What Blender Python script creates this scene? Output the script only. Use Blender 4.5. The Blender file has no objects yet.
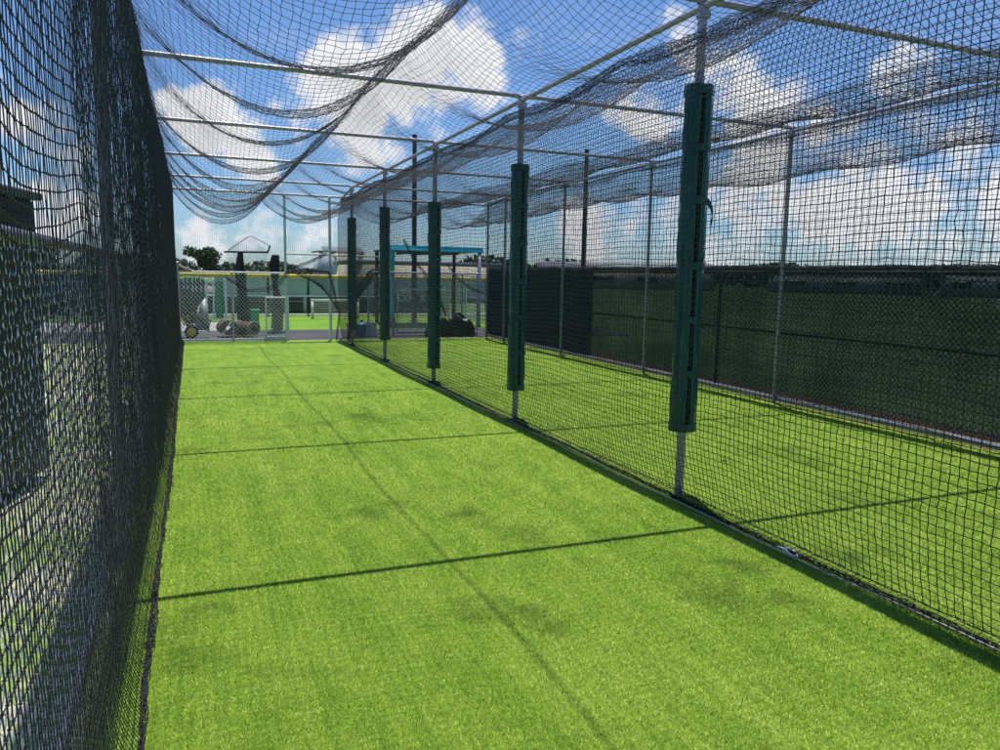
import bpy, math, random
import numpy as np
from mathutils import Vector, Matrix
random.seed(7); rng = np.random.default_rng(7)
PI = math.pi
S = bpy.context.scene
COL = S.collection

# ------------------------------------------------------------------ materials
class NT:
    def __init__(s, tree): s.t = tree; s.n = tree.nodes; s.l = tree.links
    def add(s, typ, ins=None, **kw):
        n = s.n.new(typ)
        for k, v in kw.items(): setattr(n, k, v)
        for k, v in (ins or {}).items(): s.put(n.inputs[k], v)
        return n
    def put(s, sock, v):
        if isinstance(v, bpy.types.NodeSocket): s.l.new(v, sock)
        else:
            if sock.type == 'RGBA' and len(v) == 3: v = (*v, 1)
            sock.default_value = v
    def math(s, op, a, b=0.0, c=None, clamp=False):
        n = s.add('ShaderNodeMath', operation=op, use_clamp=clamp); s.put(n.inputs[0], a); s.put(n.inputs[1], b)
        if c is not None: s.put(n.inputs[2], c)
        return n.outputs[0]
    def vmath(s, op, a, b=None):
        n = s.add('ShaderNodeVectorMath', operation=op); s.put(n.inputs[0], a)
        if b is not None: s.put(n.inputs[1], b)
        return n
    def mix(s, f, a, b, mode='MIX'):
        n = s.add('ShaderNodeMix', data_type='RGBA', blend_type=mode)
        s.put(n.inputs[0], f); s.put(n.inputs[6], a); s.put(n.inputs[7], b)
        return n.outputs[2]
    def noise(s, vec, scale, detail=3.0, rough=0.5, **kw):
        n = s.add('ShaderNodeTexNoise', {'Scale': scale, 'Detail': detail, 'Roughness': rough}, **kw)
        if vec is not None: s.l.new(vec, n.inputs['Vector'])
        return n.outputs['Fac']
    def remap(s, v, a, b, c=0.0, d=1.0, smooth=False):
        n = s.add('ShaderNodeMapRange'); n.interpolation_type = 'SMOOTHSTEP' if smooth else 'LINEAR'
        for i, x in enumerate((v, a, b, c, d)): s.put(n.inputs[i], x)
        return n.outputs[0]
    def ramp(s, f, stops):
        n = s.add('ShaderNodeValToRGB', {'Fac': f}); e = n.color_ramp.elements
        while len(e) < len(stops): e.new(0.5)
        for x, (p, c) in zip(e, stops): x.position = p; x.color = (*c, 1)
        return n.outputs[0]

def new_mat(name):
    m = bpy.data.materials.new(name); m.use_nodes = True; t = NT(m.node_tree); t.n.clear()
    out = t.add('ShaderNodeOutputMaterial'); return m, t, out

def mat(name, col, rough=0.6, metal=0.0, var=0.25, scale=6.0, bump=0.0, bscale=60.0, col2=None, stretch=None, spec=0.5):
    m, t, out = new_mat(name)
    tc = t.add('ShaderNodeTexCoord').outputs['Object']
    if stretch:
        tc = t.add('ShaderNodeMapping', {'Vector': tc, 'Scale': stretch}).outputs[0]
    f = t.noise(tc, scale, 5, 0.6)
    f = t.remap(f, 0.3, 0.7)
    c2 = col2 or tuple(c * (1 - var) for c in col)
    base = t.mix(f, c2, col)
    b = t.add('ShaderNodeBsdfPrincipled', {'Base Color': base, 'Metallic': metal, 'Specular IOR Level': spec})
    f2 = t.noise(tc, scale * 4, 3)
    t.put(b.inputs['Roughness'], t.remap(f2, 0.3, 0.7, rough * 0.85, min(1, rough * 1.15)))
    if bump:
        bn = t.add('ShaderNodeBump', {'Strength': bump, 'Distance': 0.01, 'Height': t.noise(tc, bscale, 4)})
        t.put(b.inputs['Normal'], bn.outputs[0])
    t.l.new(b.outputs[0], out.inputs[0]); return m

M = {}
M['galv'] = mat('galvanised_steel', (.49, .44, .51), .42, .25, .3, 14, .08, 90)
M['white_metal'] = mat('white_painted_metal', (.75, .75, .73), .45, 0, .12, 8)
M['galv_wire'] = mat('galvanised_wire', (.80, .84, .90), .4, .1, .3, 20)
M['twine'] = mat('black_twine', (.042, .042, .048), .55, 0, .5, 150, spec=.5)
M['twine_blue'] = mat('faded_black_twine', (.045, .043, .058), .6, 0, .4, 80, spec=.4)
M['rope'] = mat('pale_rope', (.42, .42, .40), .8, 0, .4, 60)
M['darkrope'] = mat('dark_rope', (.02, .02, .024), .75, 0, .4, 60)
M['vinyl'] = mat('green_vinyl', (.004, .104, .104), .24, 0, .35, 9, .25, 14, spec=.5)
M['vinyl_strap'] = mat('green_vinyl_strap', (.005, .092, .094), .34, 0, .3, 30)
M['foam'] = mat('dark_foam', (.012, .014, .014), .9)
M['screen_post'] = mat('dark_fence_paint', (.05, .055, .06), .6)
M['turq'] = mat('turquoise_paint', (.02, .72, .90), .5, 0, .12, 5)
M['dark'] = mat('dark_paint', (.02, .021, .024), .6)
M['black_plastic'] = mat('black_plastic', (.010, .010, .012), .42, 0, .4, 8, .3, 30)
M['yellow'] = mat('yellow_plastic', (.72, .46, .03), .5, 0, .25, 2)
M['brown'] = mat('brown_mat', (.10, .042, .026), .9, 0, .6, 9, .5, 60)
M['tan'] = mat('tan_backing', (.50, .42, .33), .85, 0, .3, 12)
M['leather'] = mat('tan_leather', (.50, .34, .19), .7, 0, .35, 30)
M['stitch'] = mat('red_stitch', (.4, .03, .02), .7)
M['tray'] = mat('grey_steel_tray', (.42, .43, .43), .5, .3, .35, 7)
M['rubber'] = mat('black_rubber', (.02, .02, .02), .8)
M['white_plastic'] = mat('white_plastic', (.72, .73, .72), .5, 0, .15, 6)
M['blue_plastic'] = mat('blue_plastic', (.06, .22, .50), .45, 0, .25, 6)
M['green_board'] = mat('green_board', (.012, .06, .05), .6, 0, .3, 3)
M['grey_wall'] = mat('grey_wall', (.52, .54, .55), .85, 0, .2, 1.5, spec=.1)
M['cream_wall'] = mat('cream_wall', (.80, .73, .60), .85, 0, .15, 1.2, spec=.1)
M['roof'] = mat('grey_roof', (.20, .21, .23), .8, 0, .25, 2)
M['glass'] = mat('dark_glass', (.03, .04, .05), .1)
M['bark'] = mat('bark', (.09, .065, .045), .9, 0, .5, 6, .5, 20)
M['tarp'] = mat('grey_locker_paint', (.03, .034, .036), .6, 0, .3, 3)
M['board_wall'] = mat('weathered_boards', (.17, .18, .19), .9, 0, .55, 5, stretch=(9, 1, .8), spec=.1)
M['mulch'] = mat('mulch', (.20, .12, .085), .95, 0, .65, 22, .8, 60)
M['teal_screen'] = mat('faded_green_screen', (.42, .50, .48), .9, 0, .25, 18, spec=.1)

def leaf_mat(name, a, b):
    m, t, out = new_mat(name)
    g = t.add('ShaderNodeNewGeometry').outputs['Position']
    f = t.remap(t.noise(g, .8, 4), .3, .7)
    r = t.add('ShaderNodeNewGeometry').outputs['Random Per Island']
    c = t.mix(t.math('MULTIPLY_ADD', r, .5, t.math('MULTIPLY', f, .5)), a, b)
    p = t.add('ShaderNodeBsdfPrincipled', {'Base Color': c, 'Roughness': .6})
    t.l.new(p.outputs[0], out.inputs[0]); return m
M['leaf'] = leaf_mat('dark_leaves', (.018, .042, .012), (.06, .11, .03))
M['leaf2'] = leaf_mat('mid_leaves', (.03, .07, .018), (.10, .16, .05))

def turf_mat():
    m, t, out = new_mat('artificial_turf')
    g = t.add('ShaderNodeNewGeometry').outputs['Position']
    big = t.remap(t.noise(g, .9, 4, .6), .3, .7)
    mp = t.add('ShaderNodeMapping', {'Vector': g, 'Scale': (5.0, .5, 1)}).outputs[0]
    streak = t.remap(t.noise(mp, 1.3, 4, .65), .32, .68)
    mid = t.remap(t.noise(g, 6, 4, .7), .3, .7)
    fine = t.remap(t.noise(g, 210, 3, .8), .28, .72)
    v = t.math('MULTIPLY_ADD', big, .16, t.math('MULTIPLY', streak, .20))
    v = t.math('MULTIPLY_ADD', mid, .16, v)
    v = t.math('MULTIPLY_ADD', fine, .46, v)
    c = t.ramp(v, [(.10, (.045, .115, .009)), (.40, (.205, .375, .026)), (.68, (.36, .54, .052)), (.96, (.68, .78, .19))])
    # worn smudges where batters stand
    st = t.remap(t.noise(t.vmath('ADD', g, (3.1, 7.7, 0)).outputs[0], 1.15, 5, .6), .575, .70)
    c = t.mix(t.math('MULTIPLY', st, .62), c, (.06, .13, .012))
    b = t.add('ShaderNodeBsdfPrincipled', {'Base Color': c, 'Roughness': .7, 'Specular IOR Level': .2})
    bn = t.add('ShaderNodeBump', {'Strength': .8, 'Distance': .012, 'Height': t.math('ADD', fine, t.math('MULTIPLY', mid, .8))})
    t.put(b.inputs['Normal'], bn.outputs[0]); t.l.new(b.outputs[0], out.inputs[0]); return m
M['turf'] = turf_mat()

def pile_mat():
    m, t, out = new_mat('turf_pile_fibre')
    g = t.add('ShaderNodeNewGeometry'); pos = g.outputs['Position']
    big = t.remap(t.noise(pos, .9, 4, .6), .3, .7)
    mp = t.add('ShaderNodeMapping', {'Vector': pos, 'Scale': (5.0, .5, 1)}).outputs[0]
    streak = t.remap(t.noise(mp, 1.3, 4, .65), .32, .68)
    mid = t.remap(t.noise(pos, 9, 3, .7), .3, .7)
    v = t.math('MULTIPLY_ADD', big, .12, t.math('MULTIPLY', streak, .15))
    v = t.math('MULTIPLY_ADD', mid, .18, v)
    v = t.math('MULTIPLY_ADD', g.outputs['Random Per Island'], .54, v)
    c = t.ramp(v, [(.06, (.06, .14, .010)), (.33, (.26, .47, .032)), (.60, (.46, .66, .065)), (.93, (.90, .93, .32))])
    st = t.remap(t.noise(t.vmath('ADD', pos, (3.1, 7.7, 0)).outputs[0], 1.15, 5, .6), .575, .70)
    c = t.mix(t.math('MULTIPLY', st, .62), c, (.085, .175, .015))
    up = t.vmath('NORMALIZE', t.vmath('ADD', t.vmath('SCALE', g.outputs['Normal']).outputs[0], (0, 0, .9)).outputs[0]).outputs[0]
    up.node.inputs[0].links[0].from_node.inputs[0].links[0].from_node.inputs['Scale'].default_value = .35
    b = t.add('ShaderNodeBsdfPrincipled', {'Base Color': c, 'Roughness': .6, 'Specular IOR Level': .2, 'Normal': up})
    tr = t.add('ShaderNodeBsdfTranslucent', {'Color': c})
    mx = t.add('ShaderNodeMixShader', {0: .2}); t.l.new(b.outputs[0], mx.inputs[1]); t.l.new(tr.outputs[0], mx.inputs[2])
    t.l.new(mx.outputs[0], out.inputs[0]); return m
M['pile'] = pile_mat()

def ground_mat(name, stops, s1=.25, s2=30, bump=.6):
    m, t, out = new_mat(name)
    g = t.add('ShaderNodeNewGeometry').outputs['Position']
    a = t.remap(t.noise(g, s1, 6, .65), .3, .7); b_ = t.remap(t.noise(g, s2, 4, .75), .28, .72)
    c = t.ramp(t.math('MULTIPLY_ADD', a, .55, t.math('MULTIPLY', b_, .45)), stops)
    b = t.add('ShaderNodeBsdfPrincipled', {'Base Color': c, 'Roughness': .9, 'Specular IOR Level': .2})
    bn = t.add('ShaderNodeBump', {'Strength': bump, 'Distance': .03, 'Height': b_}); t.put(b.inputs['Normal'], bn.outputs[0])
    t.l.new(b.outputs[0], out.inputs[0]); return m
M['field'] = ground_mat('grass_field', [(.15, (.045, .095, .035)), (.5, (.10, .18, .065)), (.85, (.19, .26, .11))])
M['verge'] = ground_mat('patchy_verge', [(.12, (.10, .18, .03)), (.42, (.30, .42, .10)), (.56, (.54, .52, .36)), (.85, (.76, .73, .64))], .9, 40)
M['asphalt'] = ground_mat('asphalt', [(.1, (.05, .05, .055)), (.5, (.085, .085, .09)), (.9, (.14, .14, .14))], .5, 80, .3)
M['brightturf'] = ground_mat('bright_field', [(.1, (.10, .22, .015)), (.5, (.17, .32, .03)), (.9, (.27, .42, .06))], .4, 20)
M['dirt'] = ground_mat('infield_dirt', [(.1, (.22, .13, .08)), (.5, (.32, .20, .12)), (.9, (.42, .29, .19))], .2, 12)
M['gravel'] = ground_mat('pale_gravel', [(.1, (.22, .21, .19)), (.5, (.40, .38, .35)), (.9, (.60, .58, .54))], .8, 50)

def screen_mat(name, col, trans, wx=90.0, wz=90.0):
    m, t, out = new_mat(name)
    g = t.add('ShaderNodeNewGeometry').outputs['Position']
    sp = t.add('ShaderNodeSeparateXYZ', {0: g})
    wv = t.math('SINE', t.math('MULTIPLY', sp.outputs[1], wx)); wh = t.math('SINE', t.math('MULTIPLY', sp.outputs[2], wz))
    wea = t.math('MULTIPLY', wv, wh)
    n1 = t.noise(g, 1.1, 3, .6); n2 = t.noise(t.add('ShaderNodeMapping', {'Vector': g, 'Scale': (1, 14, 60)}).outputs[0], 1.2, 3, .7)
    op = t.math('MULTIPLY_ADD', wea, .09, t.math('MULTIPLY_ADD', t.math('SUBTRACT', n2, .5), .35, t.math('MULTIPLY_ADD', t.math('SUBTRACT', n1, .5), .25, 1 - trans)), clamp=True)
    d = t.add('ShaderNodeBsdfPrincipled', {'Base Color': col, 'Roughness': .8, 'Specular IOR Level': .2})
    tr = t.add('ShaderNodeBsdfTransparent', {'Color': (.92, 1.0, 1.0)})
    mx = t.add('ShaderNodeMixShader', {0: op}); t.l.new(tr.outputs[0], mx.inputs[1]); t.l.new(d.outputs[0], mx.inputs[2])
    t.l.new(mx.outputs[0], out.inputs[0]); return m
M['screen'] = screen_mat('windscreen_mesh', (.010, .019, .024), .11)
M['screen2'] = screen_mat('doubled_windscreen_mesh', (.010, .019, .034), .05)

# ------------------------------------------------------------------ mesh builder
class MB:
    def __init__(s): s.v = []; s.f = []; s.n = 0; s.q = []
    def addv(s, vs, fs):
        vs = np.asarray(vs, float).reshape(-1, 3); o = s.n
        s.v.append(vs); s.f += [tuple(i + o for i in f) for f in fs]; s.n += len(vs); return s
    def addq(s, vs, q):           # vs (n,3), q (m,4) arrays
        s.q.append(np.asarray(q, np.int64) + s.n); s.v.append(np.asarray(vs, float).reshape(-1, 3)); s.n += len(s.v[-1]); return s
    def box(s, c, d, rot=None, bev=0.0):
        x, y, z = (k / 2 for k in d)
        if bev:
            vs = []
            b = min(bev, x * .9, y * .9, z * .9)
            for sz in (-1, 1):
                for (sx, sy) in ((-1, -1), (1, -1), (1, 1), (-1, 1)):
                    vs += [(sx * (x - b), sy * (y - b), sz * z), (sx * x, sy * (y - b), sz * (z - b)), (sx * (x - b), sy * y, sz * (z - b))]
            I = lambda k, j, t_: k * 12 + j * 3 + t_
            fs = []
            fs.append([I(0, j, 0) for j in (3, 2, 1, 0)]); fs.append([I(1, j, 0) for j in (0, 1, 2, 3)])
            for j, t_ in ((0, 2), (1, 1), (2, 2), (3, 1)):
                k = (j + 1) % 4; fs.append([I(0, j, t_), I(0, k, t_), I(1, k, t_), I(1, j, t_)])
            for j in range(4):
                a, b2 = (1, 2) if j % 2 == 0 else (2, 1)
                fs.append([I(0, j, a), I(0, j, b2), I(1, j, b2), I(1, j, a)])
                for kk in (0, 1): fs.append([I(kk, j, 0), I(kk, j, 1), I(kk, j, 2)])
                k = (j + 1) % 4; t_ = 2 if j % 2 == 0 else 1
                for kk in (0, 1): fs.append([I(kk, j, 0), I(kk, k, 0), I(kk, k, t_), I(kk, j, t_)])
        else:
            vs = [(a * x, b * y, c_ * z) for c_ in (-1, 1) for (a, b) in ((-1, -1), (1, -1), (1, 1), (-1, 1))]
            fs = [(3, 2, 1, 0), (4, 5, 6, 7), (0, 1, 5, 4), (1, 2, 6, 5), (2, 3, 7, 6), (3, 0, 4, 7)]
        vs = np.array(vs)
        if rot is not None: vs = vs @ np.array(rot.to_3x3() if hasattr(rot, 'to_3x3') else rot).T
        return s.addv(vs + np.array(c), fs)
    def tube(s, path, r, n=10, caps=True):
        P = np.asarray(path, float); N = len(P); T = np.gradient(P, axis=0); T /= np.linalg.norm(T, axis=1)[:, None] + 1e-12
        ref = np.array((0, 0, 1.)) if abs(T[0][2]) < .9 else np.array((1., 0, 0))
        rr = np.broadcast_to(np.asarray(r, float), (N,)); vs = []; a0 = None
        for i in range(N):
            a = ref - T[i] * (ref @ T[i]); a /= np.linalg.norm(a) + 1e-12; ref = a; b = np.cross(T[i], a)
            for k in range(n):
                th = 2 * PI * k / n; vs.append(P[i] + rr[i] * (math.cos(th) * a + math.sin(th) * b))
        fs = [(i * n + k, i * n + (k + 1) % n, (i + 1) * n + (k + 1) % n, (i + 1) * n + k) for i in range(N - 1) for k in range(n)]
        if caps: fs += [tuple(range(n - 1, -1, -1)), tuple((N - 1) * n + k for k in range(n))]
        return s.addv(vs, fs)
    def lathe(s, prof, c=(0, 0, 0), n=20, rot=None):
        vs = []
        for (r, z) in prof:
            for k in range(n): th = 2 * PI * k / n; vs.append((r * math.cos(th), r * math.sin(th), z))
        fs = [(i * n + k, i * n + (k + 1) % n, (i + 1) * n + (k + 1) % n, (i + 1) * n + k) for i in range(len(prof) - 1) for k in range(n)]
        vs = np.array(vs)
        if rot is not None: vs = vs @ np.array(rot.to_3x3()).T
        return s.addv(vs + np.array(c), fs)
    def prism(s, poly, ext):
        a = np.array(poly, float); e = np.array(ext, float); n = len(a)
        return s.addv(np.vstack([a, a + e]), [tuple(range(n - 1, -1, -1)), tuple(range(n, 2 * n))] + [(i, (i + 1) % n, n + (i + 1) % n, n + i) for i in range(n)])
    def grid(s, P, closed_u=False):
        P = np.asarray(P, float); a, b = P.shape[:2]
        I = np.arange(a * b).reshape(a, b)
        if closed_u: I = np.vstack([I, I[:1]])
        q = np.stack([I[:-1, :-1], I[1:, :-1], I[1:, 1:], I[:-1, 1:]], -1).reshape(-1, 4)
        return s.addq(P.reshape(-1, 3), q)
    def strands(s, P, r, sides=3):      # P (S,N,3)
        P = np.asarray(P, float); Sn, N = P.shape[:2]
        T = np.gradient(P, axis=1); T /= np.linalg.norm(T, axis=2, keepdims=True) + 1e-12
        ref = np.where(np.abs(T[..., 2:3]) < .8, np.array((0, 0, 1.)), np.array((1., 0, 0)))
        ref = np.broadcast_to(ref[:, N // 2:N // 2 + 1], T.shape)
        A = np.cross(T, ref); A /= np.linalg.norm(A, axis=2, keepdims=True) + 1e-12; B = np.cross(T, A)
        th = np.arange(sides) * 2 * PI / sides
        rr = r[..., None, None] if isinstance(r, np.ndarray) else r
        V = P[:, :, None, :] + rr * (np.cos(th)[:, None] * A[:, :, None, :] + np.sin(th)[:, None] * B[:, :, None, :])
        I = np.arange(Sn * N * sides).reshape(Sn, N, sides); J = np.roll(I, -1, axis=2)
        q = np.stack([I[:, :-1], J[:, :-1], J[:, 1:], I[:, 1:]], -1).reshape(-1, 4)
        return s.addq(V.reshape(-1, 3), q)
    def knots(s, C, r):
        C = np.asarray(C, float).reshape(-1, 3); n = len(C)
        o = np.array([(1, 0, 0), (0, 1, 0), (-1, 0, 0), (0, -1, 0), (0, 0, 1), (0, 0, -1)], float) * r
        V = (C[:, None] + o[None]).reshape(-1, 3)
        f = np.array([(0, 1, 4, 4), (1, 2, 4, 4), (2, 3, 4, 4), (3, 0, 4, 4), (1, 0, 5, 5), (2, 1, 5, 5), (3, 2, 5, 5), (0, 3, 5, 5)])
        s.tri = True
        F = (f[None, :, :3] + (np.arange(n) * 6)[:, None, None]).reshape(-1, 3)
        if not hasattr(s, 't'): s.t = []
        s.t.append(F + s.n); s.v.append(V); s.n += len(V); return s
    def build(s, name, material, parent=None, smooth=False, loc=None):
        me = bpy.data.meshes.new(name); V = np.vstack(s.v) if s.v else np.zeros((0, 3))
        if loc is not None: V = V - np.array(loc)
        loops = []; tot = []
        if s.f: loops.append(np.concatenate([np.array(f) for f in s.f])); tot.append(np.array([len(f) for f in s.f]))
        for q in s.q: loops.append(q.ravel()); tot.append(np.full(len(q), 4))
        for q in getattr(s, 't', []): loops.append(q.ravel()); tot.append(np.full(len(q), 3))
        L = np.concatenate(loops).astype(np.int32); T = np.concatenate(tot).astype(np.int32)
        st = np.concatenate([[0], np.cumsum(T)[:-1]]).astype(np.int32)
        me.vertices.add(len(V)); me.vertices.foreach_set('co', V.astype(np.float32).ravel())
        me.loops.add(len(L)); me.loops.foreach_set('vertex_index', L)
        me.polygons.add(len(T)); me.polygons.foreach_set('loop_start', st); me.polygons.foreach_set('loop_total', T)
        me.update(calc_edges=True)
        if smooth:
            me.polygons.foreach_set('use_smooth', np.ones(len(T), bool))
            try: me.set_sharp_from_angle(angle=math.radians(40))
            except Exception: pass
        me.materials.append(material)
        o = bpy.data.objects.new(name, me); COL.objects.link(o)
        if loc is not None: o.location = loc
        if parent is not None: o.parent = parent
        return o

def tag(o, label=None, cat=None, group=None, kind=None):
    if label: o['label'] = label
    if cat: o['category'] = cat
    if group: o['group'] = group
    if kind: o['kind'] = kind
    return o
def empty(name, label, cat, loc=(0, 0, 0), rz=0, group=None):
    o = bpy.data.objects.new(name, None); COL.objects.link(o); o.location = loc; o.rotation_euler = (0, 0, rz); o.empty_display_size = .1
    return tag(o, label, cat, group)
def copy_tree(o, parent=None):
    c = o.copy(); COL.objects.link(c); c.parent = parent
    for ch in [x for x in o.children]: copy_tree(ch, c)
    return c
def struct(name, mb, m): return tag(mb.build(name, m), kind='structure')
def sheet(x0, x1, y0, y1, z): return MB().addv([(x0, y0, z), (x1, y0, z), (x1, y1, z), (x0, y1, z)], [(0, 1, 2, 3)])
def sn(x, *ks):        # smooth pseudo-noise made of sines
    return sum(a * np.sin(f * x + p) for (a, f, p) in ks)

# ------------------------------------------------------------------ layout constants (metres)
H = 3.6; XL, XD, XR = -.42, 3.42, 7.22; YE = 18.7
PY = [1.49 + 3.2025 * i for i in range(6)]      # rows of posts

# ------------------------------------------------------------------ setting
struct('ground', sheet(-900, 900, -300, 1500, -.03), M['field'])
struct('verge_ground', sheet(-7, -.40, -3, 24, -.012), M['verge'])
struct('turf', sheet(-.40, 7.36, -3, 18.76, 0.0), M['turf'])
struct('mulch_strip', sheet(7.36, 8.15, -3, 19.5, -.006), M['mulch'])
struct('concrete_edge', MB().box((3.4, 18.86, -.01), (8.2, .18, .05), bev=.01), mat('pale_concrete', (.50, .49, .46), .85, 0, .2, 6))
struct('asphalt_path', sheet(-12, 12, 18.96, 22.3, -.008), M['asphalt'])
struct('gravel_strip', sheet(-7, 1.6, 22.3, 26, -.010), M['gravel'])
struct('practice_field', sheet(1.6, 9.5, 22.3, 60, -.004), M['brightturf'])

# turf fibres near the camera (nobody could count them)
def pile():
    C = 9000000
    y = 1.2 + 12.8 * rng.random(C); x = -.34 + 7.66 * rng.random(C)
    keep = (x < 1.0 + 1.6 * y) & (rng.random(C) < (2 / np.maximum(y, 2)) ** 1.6 * np.clip((14 - y) / 6, 0, 1) * .62)
    x, y = x[keep], y[keep]; n = len(x); d = np.hypot(x, y)
    th = rng.random(n) * 2 * PI; lean = .25 + rng.random(n) * 1.15
    h = .006 + .010 * rng.random(n); wd = (.0008 + .0007 * rng.random(n)) * np.clip(.7 + d / 4.5, 1, 3)
    h = h * np.clip(.8 + d / 9, 1, 2)
    ax = rng.random(n) * 2 * PI
    base = np.stack([x, y, np.full(n, -.002)], 1)
    side = np.stack([np.cos(ax), np.sin(ax), np.zeros(n)], 1) * wd[:, None]
    tip = base + np.stack([np.cos(th) * np.sin(lean) * h, np.sin(th) * np.sin(lean) * h, np.cos(lean) * h + .001], 1)
    V = np.stack([base - side, base + side, tip], 1).reshape(-1, 3)
    mb = MB(); mb.v.append(V); mb.n = len(V); mb.t = [np.arange(3 * n).reshape(-1, 3)]
    tag(mb.build('turf_pile', M['pile']), 'bright yellow-green artificial turf pile covering the cage floor', 'turf', kind='stuff')
pile()

# ------------------------------------------------------------------ cage frame
fr = empty('cage_frame', 'galvanised pipe frame of posts and roof beams holding the nets up', 'cage frame', (XD, 10, 0))
def part(mb, name, m, par, smooth=True):
    o = mb.build(name, m, None, smooth); o.parent = par; o.matrix_parent_inverse = Matrix.Translation(Vector(par.location)).inverted() if par.rotation_euler.z == 0 else par.matrix_basis.inverted(); return o
def post(x, y, z, r, par=fr, name='post', m='galv'):
    mb = MB().tube([(x, y, -.05), (x, y, z)], r, 14)
    mb.lathe([(r * 1.25, z), (r * 1.25, z + .02), (r * .7, z + .035), (0.001, z + .04)], (x, y, 0), 14)
    return part(mb, name, M[m], par)
for y in PY + [YE]:
    hh = H if y < 18 else 3.45
    post(XL, y, hh - .02, .034)
    if y < 18: post(XD, y, hh - .02, .034)
    post(XR, y, hh - .02, .028)
    mb = MB().tube([(XL - .05, y, hh), (XD, y, hh + .004), (XR + .05, y, hh)], .025, 12)
    part(mb, 'cross_beam', M['galv'], fr)
post(3.12, YE, 3.43, .033, m='white_metal'); post(2.07, YE, 3.43, .030, m='white_metal')
for x in (XL, XD, XR):
    part(MB().tube([(x, -1.7, H - .045), (x, 10, H - .045), (x, 17.55, H - .045), (x, YE, 3.42)], .024, 12), 'side_rail', M['galv'], fr)
for y in PY:      # clamps where post, beam and rail meet
    for x in (XL, XD, XR):
        part(MB().tube([(x, y, H - .12), (x, y, H - .05)], .043, 12).box((x + .05, y, H - .085), (.03, .012, .05)), 'clamp', M['galv'], fr)
part(MB().tube([(2.07, YE, 2.07), (3.12, YE, 2.07)], .022, 10), 'door_header', M['white_metal'], fr)
part(MB().tube([(3.15, YE, 2.06), (4.3, YE, 2.06)], .02, 10), 'door_header', M['white_metal'], fr)
part(MB().tube([(XR + .03, -1.7, .07), (XR + .03, 18.6, .07)], .03, 12), 'ground_rail', mat('blue_grey_pipe', (.20, .26, .33), .35, .5, .25, 10), fr)

# ------------------------------------------------------------------ nets
MESH = .0455
def lines(a, b, step=MESH): return np.linspace(a, b, max(2, int(round(abs(b - a) / step)) + 1))
def jit(P, k):
    return P + rng.normal(0, k, P.shape)
def net(fun, us, vs, r, jitter=.003, mb=None, knot=None):
    U, V = np.meshgrid(us, vs, indexing='ij'); P = jit(fun(U, V), jitter)
    mb = mb or MB(); mb.strands(P, r); mb.strands(P.transpose(1, 0, 2), r)
    if knot:
        Q = P[knot[0](P)] ; mb.knots(Q, knot[1])
    return mb
def bundle(path, rad, n, r, mb=None, twist=3.0, pts=None, seed=0, loops=True):
    """a gathered roll of netting: strands running along a path round a lumpy section, crossed by rings"""
    g = np.random.default_rng(seed); P = np.asarray(path, float)
    L = np.concatenate([[0], np.cumsum(np.linalg.norm(np.diff(P, axis=0), axis=1))]); N = pts or max(12, int(L[-1] / .05))
    t = np.linspace(0, L[-1], N); C = np.stack([np.interp(t, L, P[:, k]) for k in range(3)], 1)
    T = np.gradient(C, axis=0); T /= np.linalg.norm(T, axis=1)[:, None]
    ref = np.array((0, 0, 1.)) if abs(T[N // 2][2]) < .8 else np.array((1., 0, 0))
    A = np.cross(T, ref); A /= np.linalg.norm(A, axis=1)[:, None]; B = np.cross(T, A)
    R = np.interp(t, np.linspace(0, L[-1], len(rad)) if hasattr(rad, '__len__') else [0, L[-1]], rad if hasattr(rad, '__len__') else [rad, rad])
    R = R * (1 + .22 * np.sin(t * 2.3 + seed) + .14 * np.sin(t * 5.9 + 2 * seed))
    ph = np.arange(n) * 2 * PI / n
    mb = mb or MB(); SP = []
    for k in range(n):
        rr = R * (.55 + .5 * g.random()) ; a = ph[k] + twist * t / max(L[-1], 1) + .5 * np.sin(t * 3 + g.random() * 6)
        SP.append(C + (rr * np.cos(a))[:, None] * A + (rr * np.sin(a))[:, None] * B + g.normal(0, .006, (N, 3)))
    mb.strands(np.array(SP), r)
    if loops:
        SPa = np.array(SP).transpose(1, 0, 2); SPa = np.concatenate([SPa, SPa[:, :1]], 1); mb.strands(SPa, r)
    return mb

# left side net: hangs in shallow vertical folds just inside the chain-link fence
def f_left(Y, Z):
    t = Z / 3.5
    x = -.285 - .055 * t + sn(Y, (.002, 5.3, .4), (.005, 1.1, 1.1), (.0012, 9, 2.)) * (1 - .35 * t) + .006 * np.sin(2.2 * Z + Y)
    x = x + .07 * np.clip(1 - Z / .25, 0, 1) ** 2
    x = np.maximum(x, -.372)
    zz = Z + (sn(Y, (.034, 2.3, .2), (.016, 4.7, 1.9), (.005, 9.5, .6))) * np.sin(PI * np.clip(t, 0, 1)) ** .7
    zz = np.maximum(zz, .008)
    yy = Y + .012 * np.sin(1.9 * Z + .7 * Y)
    return np.stack([x, yy, zz], -1)
ln = net(f_left, lines(-1.4, 18.6, .030), lines(.01, 3.5, .042), .00165, .0009, knot=(lambda P: (P[..., 1] < 5.5), .0042))
LN = tag(ln.build('side_net', M['twine']), 'black knotted side net hanging against the chain-link fence along the near lane', 'batting net', 'side nets of the cage')
yy = np.linspace(-1.4, 18.6, 240)
hx = f_left(yy, np.full_like(yy, .01))[:, 0]
hem = bundle(np.stack([hx + .004, yy, np.full_like(yy, .016)], 1), .012, 8, .0024, seed=3, pts=420)
hem.build('bottom_hem', M['darkrope'], LN)

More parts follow.
